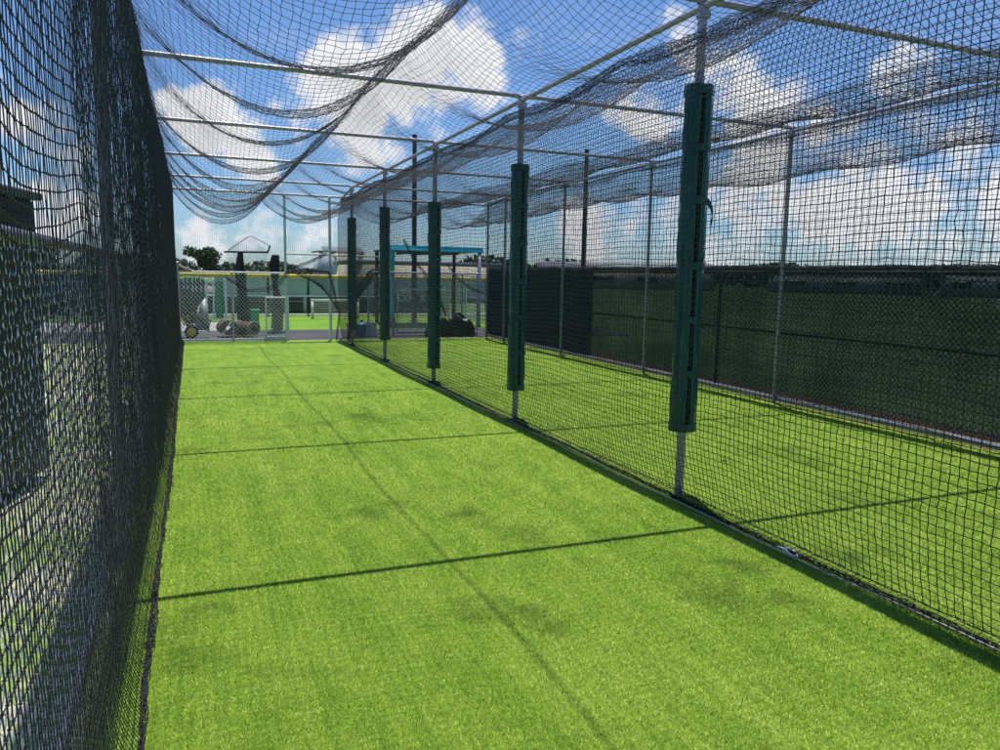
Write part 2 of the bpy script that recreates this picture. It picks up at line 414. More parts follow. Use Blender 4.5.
# divider net between the lanes
def f_div(Y, Z):
    x = 3.305 + .012 * np.sin(1.9 * Y) + .015 * np.sin(PI * Z / 3.3) * np.sin(.8 * Y + 1)
    x = x + .10 * np.clip(1 - Z / .55, 0, 1) ** 1.5
    x = np.where(Z > 2.9, x + .09 * ((Z - 2.9) / .45) ** 1.2, x)
    zz = Z + sn(Y, (.012, 2.0, .3), (.010, 4.7, 1.2)) * np.sin(PI * np.clip(Z / 3.35, 0, 1))
    yy = Y + .006 * np.sin(4 * Z + Y)
    return np.stack([x, yy, np.maximum(zz, .02)], -1)
dn = net(f_div, lines(-1.4, 18.6), lines(.03, 3.35), .0028, .002, knot=(lambda P: (P[..., 1] < 9), .0042))
DN = tag(dn.build('divider_net', M['twine']), 'black square-mesh divider net hanging in front of the green padded posts', 'batting net')
def f_divfold(Y, T):      # slack at the foot lies folded towards the near lane
    x = 3.41 - .13 * T + .008 * np.sin(1.3 * Y) ; z = .02 + .05 * np.sin(PI * T) * (.8 + .2 * np.sin(1.7 * Y))
    return np.stack([x, Y, z], -1)
net(f_divfold, lines(-1.4, 18.6, .045), np.linspace(0, 1, 5), .0019, .003).build('slack_fold', M['twine'], DN)
hm = bundle(np.stack([3.325 + .008 * np.sin(1.3 * yy), yy, np.full_like(yy, .016)], 1), .011, 7, .0026, seed=5, pts=420)
hm.build('bottom_hem', M['darkrope'], DN)

# right side net
def f_right(Y, Z):
    x = 7.12 + .02 * np.sin(1.4 * Y) + .03 * np.sin(PI * Z / 3.5) * np.sin(.9 * Y)
    return np.stack([x, Y + .01 * np.sin(3 * Z), Z + .012 * np.sin(2.3 * Y) * np.sin(PI * np.clip(Z / 3.5, 0, 1))], -1)
rn = net(f_right, lines(-1.0, 18.6), lines(.05, 3.5), .0027, .0025)
tag(rn.build('side_net', M['twine']), 'black square-mesh side net beyond the second lane, in front of the dark windscreen', 'batting net', 'side nets of the cage')

# roof nets, sagging between rope ridges and lifting in waves along the lane
WAVE = np.array([-2.2, -.4, 1.2, 2.6, 4.1, 5.6, 6.9, 8.7, 10.4, 11.8, 13.2, 14.8, 16.5, 18.1, 19.6])
def wave(Y): return np.cos(2 * PI * np.interp(Y, WAVE, np.arange(len(WAVE))))
def roof(anch, sags, ph, wa):
    xs = np.array([a[0] for a in anch]); zs = np.array([a[1] for a in anch])
    def f(Y, U):
        X = xs[0] + (xs[-1] - xs[0]) * U; k = np.clip(np.searchsorted(xs, X, side='right') - 1, 0, len(xs) - 2)
        t = (X - xs[k]) / (xs[k + 1] - xs[k]); base = zs[k] * (1 - t) + zs[k + 1] * t
        sag = np.array(sags)[k] * (1 + wa * wave(Y + ph + .12 * X)) * (1 + .06 * np.sin(.7 * Y + 3 * k))
        ridge = .022 * np.sin(1.96 * Y + X) * (1 - 4 * t * (1 - t))
        z = base - sag * (4 * t * (1 - t)) ** .9 + ridge
        X2 = X + .02 * np.sin(1.3 * Y + 2 * X)
        return np.stack([X2, Y, z], -1)
    return f
fL = roof([(-.36, 3.48), (1.50, 3.27), (3.40, 3.36)], [.62, .50], 0, .13)
fR = roof([(3.40, 3.36), (5.30, 3.30), (7.16, 3.50)], [.44, .58], .6, .05)
us = lines(0, 1, 1 / 92)
R1 = tag(net(fL, lines(-1.2, 18.65, .05), us, .0016, .0035).build('roof_net', M['twine_blue']), 'sagging black roof net in two long scalloped troughs above the near lane', 'batting net', 'roof nets of the cage')
R2 = tag(net(fR, lines(-1.2, 18.65, .05), us, .0021, .0035).build('roof_net', M['twine_blue']), 'sagging black roof net over the second lane beyond the padded posts', 'batting net', 'roof nets of the cage')
def line_on(f, u, y0=-1.2, y1=18.65, n=160, dz=0):
    Y = np.linspace(y0, y1, n); return f(Y, np.full(n, u)) + np.array((0, 0, dz))
uL = (1.50 + .36) / (3.40 + .36); uR = (5.30 - 3.40) / (7.16 - 3.40)
bundle(line_on(fL, uL), [.014, .018, .013, .016], 5, .0017, seed=11).build('gathered_ridge', M['twine'], R1)
bundle(line_on(fR, uR), [.016, .02, .014], 5, .0018, seed=12).build('gathered_ridge', M['twine'], R2)
ry = np.array([-1.2, 1, 2.7, 4.1, 5.0, 5.76, 6.4, 7.05, 8.27, 9.6, 11, 13.2, 15, 17, 18.6])
rz = np.array([3.4, 3.34, 3.42, 3.33, 3.36, 3.42, 3.37, 3.35, 3.43, 3.35, 3.41, 3.34, 3.40, 3.35, 3.36])
yf = np.linspace(-1.2, 18.6, 200); zf = np.interp(yf, ry, rz)
bundle(np.stack([3.40 + .015 * np.sin(3 * yf), yf, zf], 1), [.052, .044, .056, .042, .055, .048, .055, .044], 26, .0017, seed=13, pts=460).build('rolled_edge', M['twine'], R1)
zr = np.interp(yf, ry[::-1] * -1 + 17.4, rz[::-1]) + .09
bundle(np.stack([7.13 + .01 * np.sin(3 * yf), yf, zr], 1), [.04, .05, .04, .045], 14, .0019, seed=14, pts=420).build('rolled_edge', M['twine'], R2)
bundle(np.stack([-.36 + 0 * yf, yf, 3.48 + .01 * np.sin(2 * yf)], 1), .03, 10, .0024, seed=15, pts=300).build('rolled_edge', M['twine'], R1)

# end nets
def f_end(x0, x1, z0f):
    def f(X, T):
        zt = fL(np.full_like(X, 18.6), (np.clip(X, -.36, 3.4) + .36) / 3.76)[..., 2] if x1 < 3.5 else fR(np.full_like(X, 18.6), (np.clip(X, 3.4, 7.16) - 3.4) / 3.76)[..., 2]
        z0 = z0f(X); return np.stack([X + .01 * np.sin(5 * T), 18.64 + .025 * np.sin(3.0 * X + 2 * T), z0 + (zt - z0) * T], -1)
    return f
e1 = net(f_end(-.36, 2.05, lambda X: 1.60 + 0 * X), lines(-.36, 2.05), np.linspace(0, 1, 38), .0013, .002)
net(f_end(2.09, 3.40, lambda X: 2.09 + 0 * X), lines(2.09, 3.38), np.linspace(0, 1, 28), .0013, .002, mb=e1)
E1 = tag(e1.build('end_net', M['twine_blue']), 'fine dark end net closing the near lane above the far chain-link fence', 'batting net', 'end nets of the cage')
e2 = net(f_end(3.45, 7.16, lambda X: .02 + 0 * X), lines(3.45, 7.14), lines(0, 1, 1 / 72), .0015, .003)
E2 = tag(e2.build('end_net', M['twine_blue']), 'dark end net closing the second lane in front of the turquoise shelter', 'batting net', 'end nets of the cage')

def drape(corn, nu, nv, sagv, mb, r=.0022, fold=.05, off=0):
    a, b, c, d = (np.array(k, float) for k in corn)      # a-b top edge, d-c bottom edge
    def f(U, V):
        U_ = U[..., None]; V_ = V[..., None]
        P = (a * (1 - U_) + b * U_) * (1 - V_) + (d * (1 - U_) + c * U_) * V_
        P = P + np.stack([0 * U, fold * np.sin(9 * U + 4 * V + off), -sagv * 4 * U * (1 - U) * (1 - V)], -1); return P
    return net(f, np.linspace(0, 1, nu), np.linspace(0, 1, nv), r, .006, mb=mb)
cu = MB()
for k in range(2):
    drape([(2.12, 18.5, 1.66), (3.10, 18.52, 1.92), (3.26, 18.5, .72), (2.9, 18.5, 1.35)], 26, 22, .10, cu, off=k * 2)
bundle([(3.02, 18.5, 2.10), (2.6, 18.5, 1.88), (2.16, 18.48, 1.72)], .035, 12, .003, cu, seed=21)
bundle([(2.12, 18.5, 1.72), (2.4, 18.5, 1.70), (3.05, 18.5, 1.66)], [.10, .06, .03], 18, .003, cu, seed=22)
bundle([(3.05, 18.5, 1.66), (3.2, 18.5, 1.1), (3.30, 18.5, .68), (3.22, 18.5, .02)], [.03, .035, .02, .02], 10, .003, cu, seed=23)
bundle([(2.12, 18.5, 1.66), (1.9, 18.52, 1.38), (1.6, 18.52, 1.22), (1.2, 18.52, 1.20), (.7, 18.52, 1.50)], [.07, .05, .03, .03], 12, .0025, cu, seed=24)
tag(cu.build('tied_back_net', M['twine_blue']), 'dark netting tied back in a knot across the doorway at the end of the lane', 'netting', 'netting bundles at the far end')
cu = MB()
for k in range(3):
    drape([(3.50, 18.45, 2.06), (4.42, 18.5, 1.80), (3.62, 18.42, .92), (3.50, 18.42, .95)], 26, 26, .05, cu, fold=.09, off=k * 2)
bundle([(4.55, 18.5, 1.82), (4.1, 18.48, 1.66), (3.78, 18.45, 1.25), (3.62, 18.42, .9), (3.52, 18.4, .3), (3.5, 18.4, .02)], [.05, .07, .09, .08, .05, .06], 24, .003, cu, seed=25)
tag(cu.build('tied_back_net', M['twine_blue']), 'dense dark netting bunched behind the farthest padded post', 'netting', 'netting bundles at the far end')
cu = bundle([(4.9, 18.5, 2.5), (5.2, 18.5, 1.95), (5.40, 18.48, 1.72), (5.62, 18.48, 1.35), (5.86, 18.46, .97), (6.0, 18.46, .6)], [.02, .03, .05, .04, .03], 12, .003, seed=26)
bundle([(6.05, 18.5, 1.9), (6.4, 18.5, 1.5), (6.75, 18.5, 1.27), (7.05, 18.5, 1.2)], [.03, .035, .03], 10, .003, cu, seed=27)
tag(cu.build('tied_back_net', M['twine_blue']), 'slack dark net edge hanging diagonally in front of the turquoise shelter', 'netting', 'netting bundles at the far end')

# ground rope with its snap hook along the divider
rp = empty('ground_rope', 'thin pale rope with a snap hook lying along the foot of the divider net', 'rope', (3.33, 6, .01))
yr = np.linspace(-1, 18.3, 200)
part(MB().tube(np.stack([3.275 + .022 * np.sin(1.1 * yr) + .012 * np.sin(3.3 * yr), yr, .016 + 0 * yr], 1), .0055, 6), 'cord', M['rope'], rp)
ck = MB(); th = np.linspace(0, 1.75 * PI, 22)
ck.tube(np.stack([3.285 + .024 * np.cos(th), 3.36 + .040 * np.sin(th), .028 + .012 * np.sin(th)], 1), .006, 8)
ck.tube([(3.285, 3.40, .03), (3.28, 3.47, .022)], .008, 8)
part(ck, 'snap_hook', M['white_metal'], rp)

# ------------------------------------------------------------------ padded posts
def pad_shape(length, slit, seed):
    """foam sleeve wrapped round a post and left open at a slit"""
    g = np.random.default_rng(seed); gap = math.radians(13); ro, ri = .100, .047
    na, nz = 34, 60; zz = np.linspace(0, length, nz)
    A = np.linspace(slit + gap, slit + 2 * PI - gap, na)
    def ring(z, j):
        wob = .0015 * math.sin(5 * z + seed) + .001 * math.sin(23 * z + 2 * seed)
        pinch = sum(.005 * math.exp(-((z - s_) / .05) ** 2) for s_ in STR)
        pts = []
        for k, a in enumerate(A):
            w = .0018 * math.sin(3 * a + 9 * z) + .0018 * math.sin(7 * a - 17 * z + seed)
            lip = -.012 * (math.exp(-k / 1.3) + math.exp(-(na - 1 - k) / 1.3))
            r = ro + wob + w + lip - pinch
            pts.append((r * math.cos(a), r * math.sin(a), z))
        for a in A[::-1][::3]: pts.append((ri * math.cos(a), ri * math.sin(a), z))
        return pts
    P = np.array([ring(z, j) for j, z in enumerate(zz)]); m = P.shape[1]
    mb = MB().grid(P.transpose(1, 0, 2), closed_u=True)
    # close the two ends between the outer and the inner wall
    for e, flip in ((0, 1), (nz - 1, 0)):
        out = P[e][:na]; inn = np.array([(ri * math.cos(a), ri * math.sin(a), zz[e]) for a in A]); fs = [(i, i + 1, na + i + 1, na + i) for i in range(na - 1)]
        mb.addv(np.vstack([out, inn]), [f[::-1] for f in fs] if flip else fs)
    return mb
def band(z, w, slit, a0, a1, r=.105, th=.004, n=26, sag=0):
    A = np.linspace(slit + a0, slit + a1, n); P = []
    for a in A:
        zc = z + sag * math.sin(a * 2)
        P.append([((r) * math.cos(a), r * math.sin(a), zc - w / 2), (r * math.cos(a), r * math.sin(a), zc + w / 2), ((r - th) * math.cos(a), (r - th) * math.sin(a), zc + w / 2), ((r - th) * math.cos(a), (r - th) * math.sin(a), zc - w / 2)])
    P = np.array(P); mb = MB().grid(P.transpose(1, 0, 2), closed_u=True)
    mb.addv(P[0], [(0, 1, 2, 3)]); mb.addv(P[-1], [(3, 2, 1, 0)]); return mb
pads = [(.50, 2.52, 'nearest green padded post sleeve, one strap peeled loose below its top', math.radians(-101)),
        (.34, 2.53, 'second green padded post sleeve from the front, hanging close to the turf', math.radians(-88)),
        (.21, 2.51, 'middle green padded post sleeve, lowest hung of the five', math.radians(-70)),
        (.37, 2.52, 'fourth green padded post sleeve, beside the turquoise shelter post', math.radians(-80)),
        (.33, 2.56, 'farthest green padded post sleeve, next to the bunched netting', math.radians(-150))]
for i, (z0, L, lab, slit) in enumerate(pads):
    STR = [.035, .44, .84, 1.24, 1.66, 2.08, L - .04]
    e = empty('post_pad', lab, 'post pad', (XD, PY[i + 1], z0), 0, 'green pads on the divider posts')
    sl = pad_shape(L, slit, i + 1).build('sleeve', M['vinyl'], e, True)
    for k, z in enumerate(STR):
        if i == 0 and k == 4: continue
        a = 1.1 if k not in (0, 6) else PI * .98
        w = .05 if k not in (0, 6) else .06
        band(z, w, slit, -a, a if k not in (0, 6) else PI * .98, .1045, sag=.006 * math.sin(k + i)).build('strap', M['vinyl_strap'], e, True)
    if i == 0:     # strap that has come off and curls outwards
        A = np.linspace(0, 1, 26); P = []
        for t in A:
            q = max(0, t - .62) / .38
            a = slit - 1.1 + 1.75 * min(t / .62, 1) + .30 * q; r = .1045 + .045 * math.sin(q * 2.4)
            z = 1.70 + .012 * math.sin(4 * t) - .15 * q ** 1.3; w = .026 * (1 - .25 * q)
            P.append([(r * math.cos(a), r * math.sin(a), z - w), (r * math.cos(a), r * math.sin(a), z + w), ((r - .005) * math.cos(a), (r - .005) * math.sin(a), z + w), ((r - .005) * math.cos(a), (r - .005) * math.sin(a), z - w)])
        P = np.array(P); mb = MB().grid(P.transpose(1, 0, 2), closed_u=True); mb.addv(P[-1], [(3, 2, 1, 0)])
        tag(mb.build('strap', M['vinyl_strap'], e, True), 'loose strap end curling away from the pad')

# baseball caught in the roof net
bb = empty('baseball', 'tan baseball caught in the sagging roof net beside the nearest padded post', 'baseball', (4.62, 6.04, 2.955))
g = MB(); n = 20
prof = [(.037 * math.sin(PI * k / 14) + 1e-5, -.037 * math.cos(PI * k / 14)) for k in range(15)]
g.lathe(prof, (0, 0, 0), 22).build('cover', M['leather'], bb, True)
th = np.linspace(0, 2 * PI, 90); bbb = .44
sx = np.cos(th) * (1 - bbb) + bbb * np.cos(3 * th); sy_ = np.sin(th) * (1 - bbb) - bbb * np.sin(3 * th); sz = 2 * math.sqrt(bbb * (1 - bbb)) * np.cos(2 * th)
Q = np.stack([sx, sy_, sz], 1); Q = Q / np.linalg.norm(Q, axis=1)[:, None] * .0372
MB().tube(Q, .0012, 5, False).build('seam', M['stitch'], bb)

# ------------------------------------------------------------------ chain-link fences
def chain(p0, p1, z0, z1, D=.072, r=.0017, amp=.002):
    p0 = np.array(p0, float); p1 = np.array(p1, float); L = np.linalg.norm(p1 - p0); u = (p1 - p0) / L; nrm = np.array((-u[1], u[0]))
    nw = int(L / (D / 2)); nh = int((z1 - z0) / (D / 2)) + 1
    k = np.arange(nw)[:, None]; j = np.arange(nh * 2 - 1)[None, :] / 2.0
    tri = np.where(np.isclose(j % 1, 0), np.where((j + k) % 2 < .5, 1.0, -1.0), 0.0)
    s = (k + .5) * D / 2 + tri * D / 4 * 1.04
    off = amp * np.where(np.isclose(j % 1, 0), 0, np.where((np.floor(j) + k) % 2 < .5, 1, -1))
    z = np.broadcast_to(z0 + j * (z1 - z0) / (nh - 1), s.shape)
    P = np.stack([p0[0] + u[0] * s + nrm[0] * off, p0[1] + u[1] * s + nrm[1] * off, z], -1)
    return MB().strands(P, r)
cf = empty('chain_link_fence', 'long galvanised chain-link fence behind the left side net', 'fence', (-.48, 9, 0), 0, 'chain-link fences')
part(chain((-.47, -1.5), (-.47, 18.6), .05, 1.72), 'wire_mesh', M['galv_wire'], cf, False)
part(MB().tube([(-.475, -1.5, 1.735), (-.475, 18.65, 1.735)], .021, 12), 'top_rail', M['galv'], cf)
part(MB().tube([(-.465, -1.5, .045), (-.465, 18.65, .045)], .018, 12), 'bottom_rail', M['galv'], cf)
for y in (7.9, 11.1, 14.3, 17.5): post(-.52, y, 1.72, .026, cf)
ef = empty('chain_link_fence', 'pale chain-link fence with a white top rail across the end of the near lane', 'fence', (.8, YE, 0), 0, 'chain-link fences')
part(chain((-.36, 18.72), (2.06, 18.72), .05, 1.6, .094, .0046), 'wire_mesh', M['white_metal'], ef, False)
part(MB().tube([(-.36, 18.72, 1.61), (2.06, 18.72, 1.61)], .022, 12), 'top_rail', M['white_metal'], ef)
part(MB().tube([(-.36, 18.72, .05), (2.06, 18.72, .05)], .02, 12), 'bottom_rail', M['white_metal'], ef)
post(-.30, 18.72, 1.80, .035, ef); post(.86, 18.75, 1.6, .022, ef)
part(MB().tube([(-.30, 18.72, 1.77), (-.18, 18.72, 1.70), (.0, 18.72, 1.63)], .03, 10), 'rail_cover', M['tan'], ef)
gt = empty('chain_link_gate', 'low chain-link gate standing shut beside the open doorway', 'gate', (1.9, 18.9, 0))
def frame(x0, x1, y, z0, z1, r, par, m='white_metal'):
    part(MB().tube([(x0, y, z0), (x0, y, z1)], r).tube([(x1, y, z0), (x1, y, z1)], r).tube([(x0, y, z0), (x1, y, z0)], r).tube([(x0, y, z1), (x1, y, z1)], r), 'gate_frame', M[m], par)
frame(1.62, 2.14, 18.9, .08, 1.03, .018, gt)
part(chain((1.63, 18.9), (2.13, 18.9), .1, 1.01, .09, .004), 'wire_mesh', M['galv_wire'], gt, False)
part(MB().box((1.64, 18.88, .6), (.05, .03, .08), bev=.006), 'latch', M['galv'], gt)
# second lane
sf = empty('chain_link_fence', 'chain-link fence across the end of the second lane under the turquoise roof', 'fence', (5.9, 19.9, 0), 0, 'chain-link fences')
part(chain((4.3, 19.9), (7.4, 19.9), .06, 1.66, .094, .004), 'wire_mesh', M['galv_wire'], sf, False)
part(MB().tube([(4.3, 19.9, 1.68), (7.4, 19.9, 1.68)], .021), 'top_rail', M['galv'], sf)
part(MB().tube([(4.3, 19.9, .06), (7.4, 19.9, .06)], .019), 'bottom_rail', M['galv'], sf)
for x in (4.32, 5.0, 6.95, 7.4): post(x, 19.93, 1.68, .025, sf)
g2 = empty('chain_link_gate', 'chain-link gate with a pale pipe frame below the turquoise beam', 'gate', (5.6, 19.8, 0))
frame(5.08, 6.02, 19.82, .09, 1.24, .02, g2)
part(chain((5.1, 19.82), (6.0, 19.82), .11, 1.22, .094, .0042), 'wire_mesh', M['white_metal'], g2, False)
part(MB().box((5.10, 19.79, .7), (.05, .03, .09), bev=.006), 'latch', M['galv'], g2)

# windscreen fence on the right
wf = empty('windscreen_fence', 'low fence covered in dark see-through windscreen mesh along the second lane', 'fence', (7.7, 9, 0))
def f_scr(y0, y1, x, z0, z1):
    Y, Z = np.meshgrid(np.linspace(y0, y1, 120), np.linspace(z0, z1, 8), indexing='ij')
    return MB().grid(np.stack([x + .012 * np.sin(2.1 * Y) * np.sin(PI * (Z - z0) / (z1 - z0)) + .006 * np.sin(5 * Y + 3 * Z), Y, Z + .008 * np.sin(3 * Y) * (Z > 1)], -1))
part(f_scr(-2, 19.6, 7.60, .04, 1.80), 'screen', M['screen'], wf)
tag(part(f_scr(13.6, 19.6, 7.57, .03, 1.78), 'screen', M['screen2'], wf), 'doubled darker navy windscreen panel at the far end')
Yh = np.linspace(-2, 19.6, 200)
part(MB().tube(np.stack([7.595 + .004 * np.sin(9 * Yh), Yh, 1.815 + .008 * np.sin(3 * Yh)], 1), .026, 8), 'hem', M['dark'], wf)
bundle(np.stack([7.585 + 0 * Yh, Yh, 1.84 + .006 * np.sin(7 * Yh)], 1), .012, 6, .003, seed=31, pts=400).build('lacing', M['twine'], wf).matrix_parent_inverse = Matrix.Translation(-Vector(wf.location))
part(MB().tube([(7.64, -2, 1.76), (7.64, 19.6, 1.76)], .022), 'top_rail', M['galv'], wf)
part(MB().tube([(7.64, -2, .92), (7.64, 19.6, .92)], .018), 'mid_rail', M['dark'], wf)
for y in (-1.9, 3.2, 9.7, 16.2, 19.5): post(7.66, y, 1.80, .028, wf, m='screen_post')

# ------------------------------------------------------------------ behind the end fence
# tall net-wrapped posts
def net_post(x, y, h, lab, bar, ln=1.07):
    e = empty('net_stand', lab, 'net stand', (x, y, 0), 0, 'dark wrapped stands behind the end fence')
    t = np.linspace(0, 1, 24)
    path = np.stack([.03 * np.sin(6 * t), .02 * np.cos(5 * t), .12 + (h - .12) * t], 1)
    bundle(path, [.17, .15, .12, .12, .13, .10], 40, .009, seed=int(x * 10), pts=60).build('wrapped_net', M['twine_blue'], e)
    MB().tube([(0, 0, .05), (0, 0, h)], .055, 12).build('pole', M['dark'], e, True)
    MB().lathe([(.001, 0), (.30, 0), (.30, .04), (.12, .09), (.06, .12)], n=20).build('foot', M['dark'], e, True)
    if bar:
        MB().tube([(-.42, 0, h), (.65, 0, h + .02)], .025, 10).build('cross_arm', M['dark'], e, True)
        MB().tube([(-.35, 0, h + .01), (.20, 0, h + .42), (.28, 0, h + .42), (.74, 0, h + .18), (.62, 0, h)], .012, 8).build('hoop', M['galv'], e, True)
        MB().tube([(.66, 0, h + .0), (.70, 0, h + .10), (.73, 0, h + .2)], .022, 8).build('arm_end', M['dark'], e, True)
        f = lambda U, V: np.stack([-.35 + 1.0 * U, .03 * np.sin(7 * U), h - .55 * V * (.4 + .6 * np.abs(np.sin(2.2 * U + .4))) + .4 * np.sin(PI * U) * (1 - V)], -1)
        net(f, np.linspace(0, 1, 24), np.linspace(0, 1, 20), .0016, .004).build('slack_net', M['twine_blue'], e)
    else:
        MB().tube([(-.28, 0, h - .12), (.30, 0, h - .12)], .014, 8).build('cross_arm', M['dark'], e, True)
        MB().lathe([(.001, h + .08), (.09, h + .07), (.11, h + .02), (.10, h - .05)], n=14).build('pole_cap', M['dark'], e, True)
net_post(1.21, 21.0, 2.13, 'dark net-wrapped stand with a crossbar and hoop frame on top', True)
net_post(2.10, 21.3, 2.02, 'dark net-wrapped stand with a rounded cap, nearest the doorway post', False)

# rolled brown mats
def mat_roll(loc, rz, r, L, lab):
    e = empty('rolled_mat', lab, 'rolled mat', loc, rz, 'rolled mats on the path')
    th = np.linspace(0, 2 * PI * 3.6, 130); rr = .07 + (r - .07) * th / th[-1]; rr = rr * (1 + .05 * np.sin(th * 2 + 1))
    P = np.stack([np.stack([rr * np.cos(th), np.full_like(th, y + .02 * math.sin(9 * y)), r + rr * np.sin(th) * .92], -1) for y in np.linspace(-L / 2, L / 2, 6)], 1)
    MB().grid(P).grid(P * np.array((.97, .995, .985)) + np.array((0, 0, .004))).build('roll', M['brown'], e, True)
    for sy in (-1, 1):
        MB().tube(np.stack([rr * np.cos(th), np.full_like(th, sy * L / 2), r + rr * np.sin(th) * .92], 1), .011, 6).build('edge_binding', M['tan'], e)
mat_roll((.80, 20.15, 0), math.radians(6), .235, .5, 'brown rolled mat with its round end facing the cage, by the grey wheelbarrow')
mat_roll((1.24, 20.15, 0), math.radians(38), .21, .55, 'brown rolled mat lying skewed beside the net-wrapped stand')

# wheelbarrow stood on its nose
wb = empty('wheelbarrow', 'grey wheelbarrow tipped up on its yellow wheel by the end fence corner', 'wheelbarrow', (.05, 19.75, 0), math.radians(8))
MB().prism([(.02, -.02, .20), (.30, -.02, .18), (.24, .0, .98), (.10, .0, .80)], (0, .05, 0)).prism([(.02, -.02, .20), (.02, .26, .32), (.10, .22, .74), (.10, -.0, .80)], (-.012, 0, 0)).prism([(.30, -.02, .18), (.30, .24, .32), (.25, .22, .86), (.24, 0, .98)], (.012, 0, 0)).build('tray', M['tray'], wb)
MB().tube([(-.04, -.04, .16), (-.18, -.05, .85), (-.26, -.04, 1.2)], .02).tube([(.30, -.06, .16), (-.02, -.10, .60), (-.20, -.12, 1.22)], .02).build('handle', M['bark'], wb, True)
MB().tube([(.25, -.06, .2), (.30, -.3, .45), (.1, -.3, .5)], .016).build('leg', M['dark'], wb, True)
wr = MB(); th = np.linspace(0, 2 * PI, 26)
w = wr.tube(np.stack([-.11 + .13 * np.cos(th), -.06 + 0 * th, .165 + .13 * np.sin(th)], 1), .032, 8, False).build('wheel', M['rubber'], wb, True)
MB().lathe([(.001, -.03), (.105, -.025), (.105, .025), (.001, .03)], (-.11, -.06, .165), 18, Matrix.Rotation(PI / 2, 4, 'X')).build('rim', M['yellow'], w, True)

# crates, black bags
def crate(loc, lab, m, kind):
    if kind == 0:
        e = empty('bucket', lab, 'bucket', loc, 0, 'buckets behind the second lane')
        MB().lathe([(.001, .005), (.125, 0), (.15, .33), (.158, .335), (.158, .36), (.146, .36), (.12, .02), (.001, .02)], n=20).build('shell', M[m], e, True)
        th = np.linspace(0, PI, 14); MB().tube(np.stack([.155 * np.cos(th), .05 + .05 * np.sin(th), .33 - .13 * np.sin(th)], 1), .004, 6).build('handle', M['galv'], e)
    else:
        e = empty('drum', lab, 'plastic drum', loc)
        MB().lathe([(.001, 0), (.10, 0), (.115, .03), (.115, .14), (.108, .16), (.115, .18), (.115, .33), (.06, .38), (.035, .385), (.035, .41), (.001, .41)], n=20).build('shell', M[m], e, True)
        MB().lathe([(.042, .405), (.042, .435), (.001, .44)], n=14).build('lid', M['dark'], e, True)
crate((3.82, 19.6, 0), 'white plastic bucket just behind the farthest padded post', 'white_plastic', 0)
crate((4.34, 19.7, 0), 'white plastic bucket to the right of the blue plastic drum', 'white_plastic', 0)
crate((4.05, 19.5, 0), 'blue plastic drum standing between two white buckets', 'blue_plastic', 1)

def lump(name, loc, dims, lab, cat, m, seed, group=None):
    g = np.random.default_rng(seed); nu, nv = 60, 30
    U, V = np.meshgrid(np.linspace(0, 2 * PI, nu + 1)[:-1], np.linspace(0, 1, nv), indexing='ij')
    ph = V * PI * .5; R = np.cos(ph) ** .42; x = R * np.cos(U); y = R * np.sin(U); z = np.sin(ph)
    w = 1 + sum(g.normal(0, .07 / k) * np.sin(k * 2 * U + g.random() * 6 + (3 + k) * V * g.normal(1, .4)) for k in range(1, 8)) + .03 * np.abs(np.sin(7 * U + 9 * V + 3 * np.sin(3 * U)))
    z2 = z * (1 + .13 * np.sin(2 * U + 1 + seed) + .07 * np.sin(5 * U + seed)) 
    o = MB().grid(np.stack([x * w * dims[0], y * w * dims[1], z2 * w * dims[2] + .002], -1), True).build(name, m, None, True); o.location = loc
    return tag(o, lab, cat, group)
lump('black_bag', (6.12, 19.25, 0), (.36, .30, .40), 'black plastic bag slumped against the gate at the foot of the second lane', 'bag', M['black_plastic'], 3, 'black bags at the end of the second lane')
lump('black_bag', (6.62, 19.3, 0), (.44, .32, .50), 'largest black plastic bag heaped beside the dark windscreen corner', 'bag', M['black_plastic'], 5, 'black bags at the end of the second lane')

# turquoise shelter
sh = empty('shelter', 'turquoise-trimmed shelter with a dark roof underside behind the second lane', 'shelter', (7.2, 23, 0))
part(MB().box((5.74, 23, 1.32), (.12, .12, 2.10), bev=.01), 'post', M['turq'], sh, False)
part(MB().box((5.74, 23.0, .14), (.16, .16, .28), bev=.01), 'post_base', M['galv'], sh, False)
part(MB().box((7.2, 23, 2.44), (3.05, .06, .19), Matrix.Rotation(math.radians(-38), 4, 'X'), bev=.01), 'fascia', M['turq'], sh, False)
part(MB().box((7.2, 24.3, 2.40), (2.95, 2.44, .05)), 'roof', M['dark'], sh, False)
for x in (5.8, 8.55): part(MB().box((x, 25.4, 1.16), (.1, .1, 2.42)), 'post', M['dark'], sh, False)
part(MB().box((8.6, 23, 1.16), (.1, .1, 2.40)), 'post', M['galv'], sh, False)
for x in (6.5, 7.2, 7.9): part(MB().box((x, 24.3, 2.33), (.06, 2.3, .08)), 'rafter', M['dark'], sh, False)

# far yellow-capped fence with its faded screen
yf_ = empty('capped_fence', 'far fence with a yellow top cap and faded green screen beyond the path', 'fence', (3, 29.2, 0))
part(MB().tube([(-8, 29.2, 1.50), (14, 29.2, 1.50)], .062, 10), 'top_cap', M['yellow'], yf_)
for x0, x1 in ((.75, 2.58), (2.62, 4.02), (4.08, 6.57), (6.63, 9.17), (9.23, 11.77)):
    Xg, Zg = np.meshgrid(np.linspace(x0, x1, 70), np.linspace(.80, 1.43, 7), indexing='ij')
    part(MB().grid(np.stack([Xg, 29.25 + .018 * np.sin(9 * Xg + 2 * Zg) + .012 * np.sin(23 * Xg + 1) + .02 * np.sin(5 * Zg + Xg), Zg + .012 * np.sin(5 * Xg) * (Zg < .85)], -1)), 'screen', M['teal_screen'], yf_, False)
bw = MB(); xb = -7.1
while xb < .38:
    wv = .12 + .05 * random.random(); bw.box((xb + wv / 2, 29.25 + .012 * random.random(), .70), (wv - .012 - .02 * random.random(), .022, 1.26 + .12 * random.random())); xb += wv
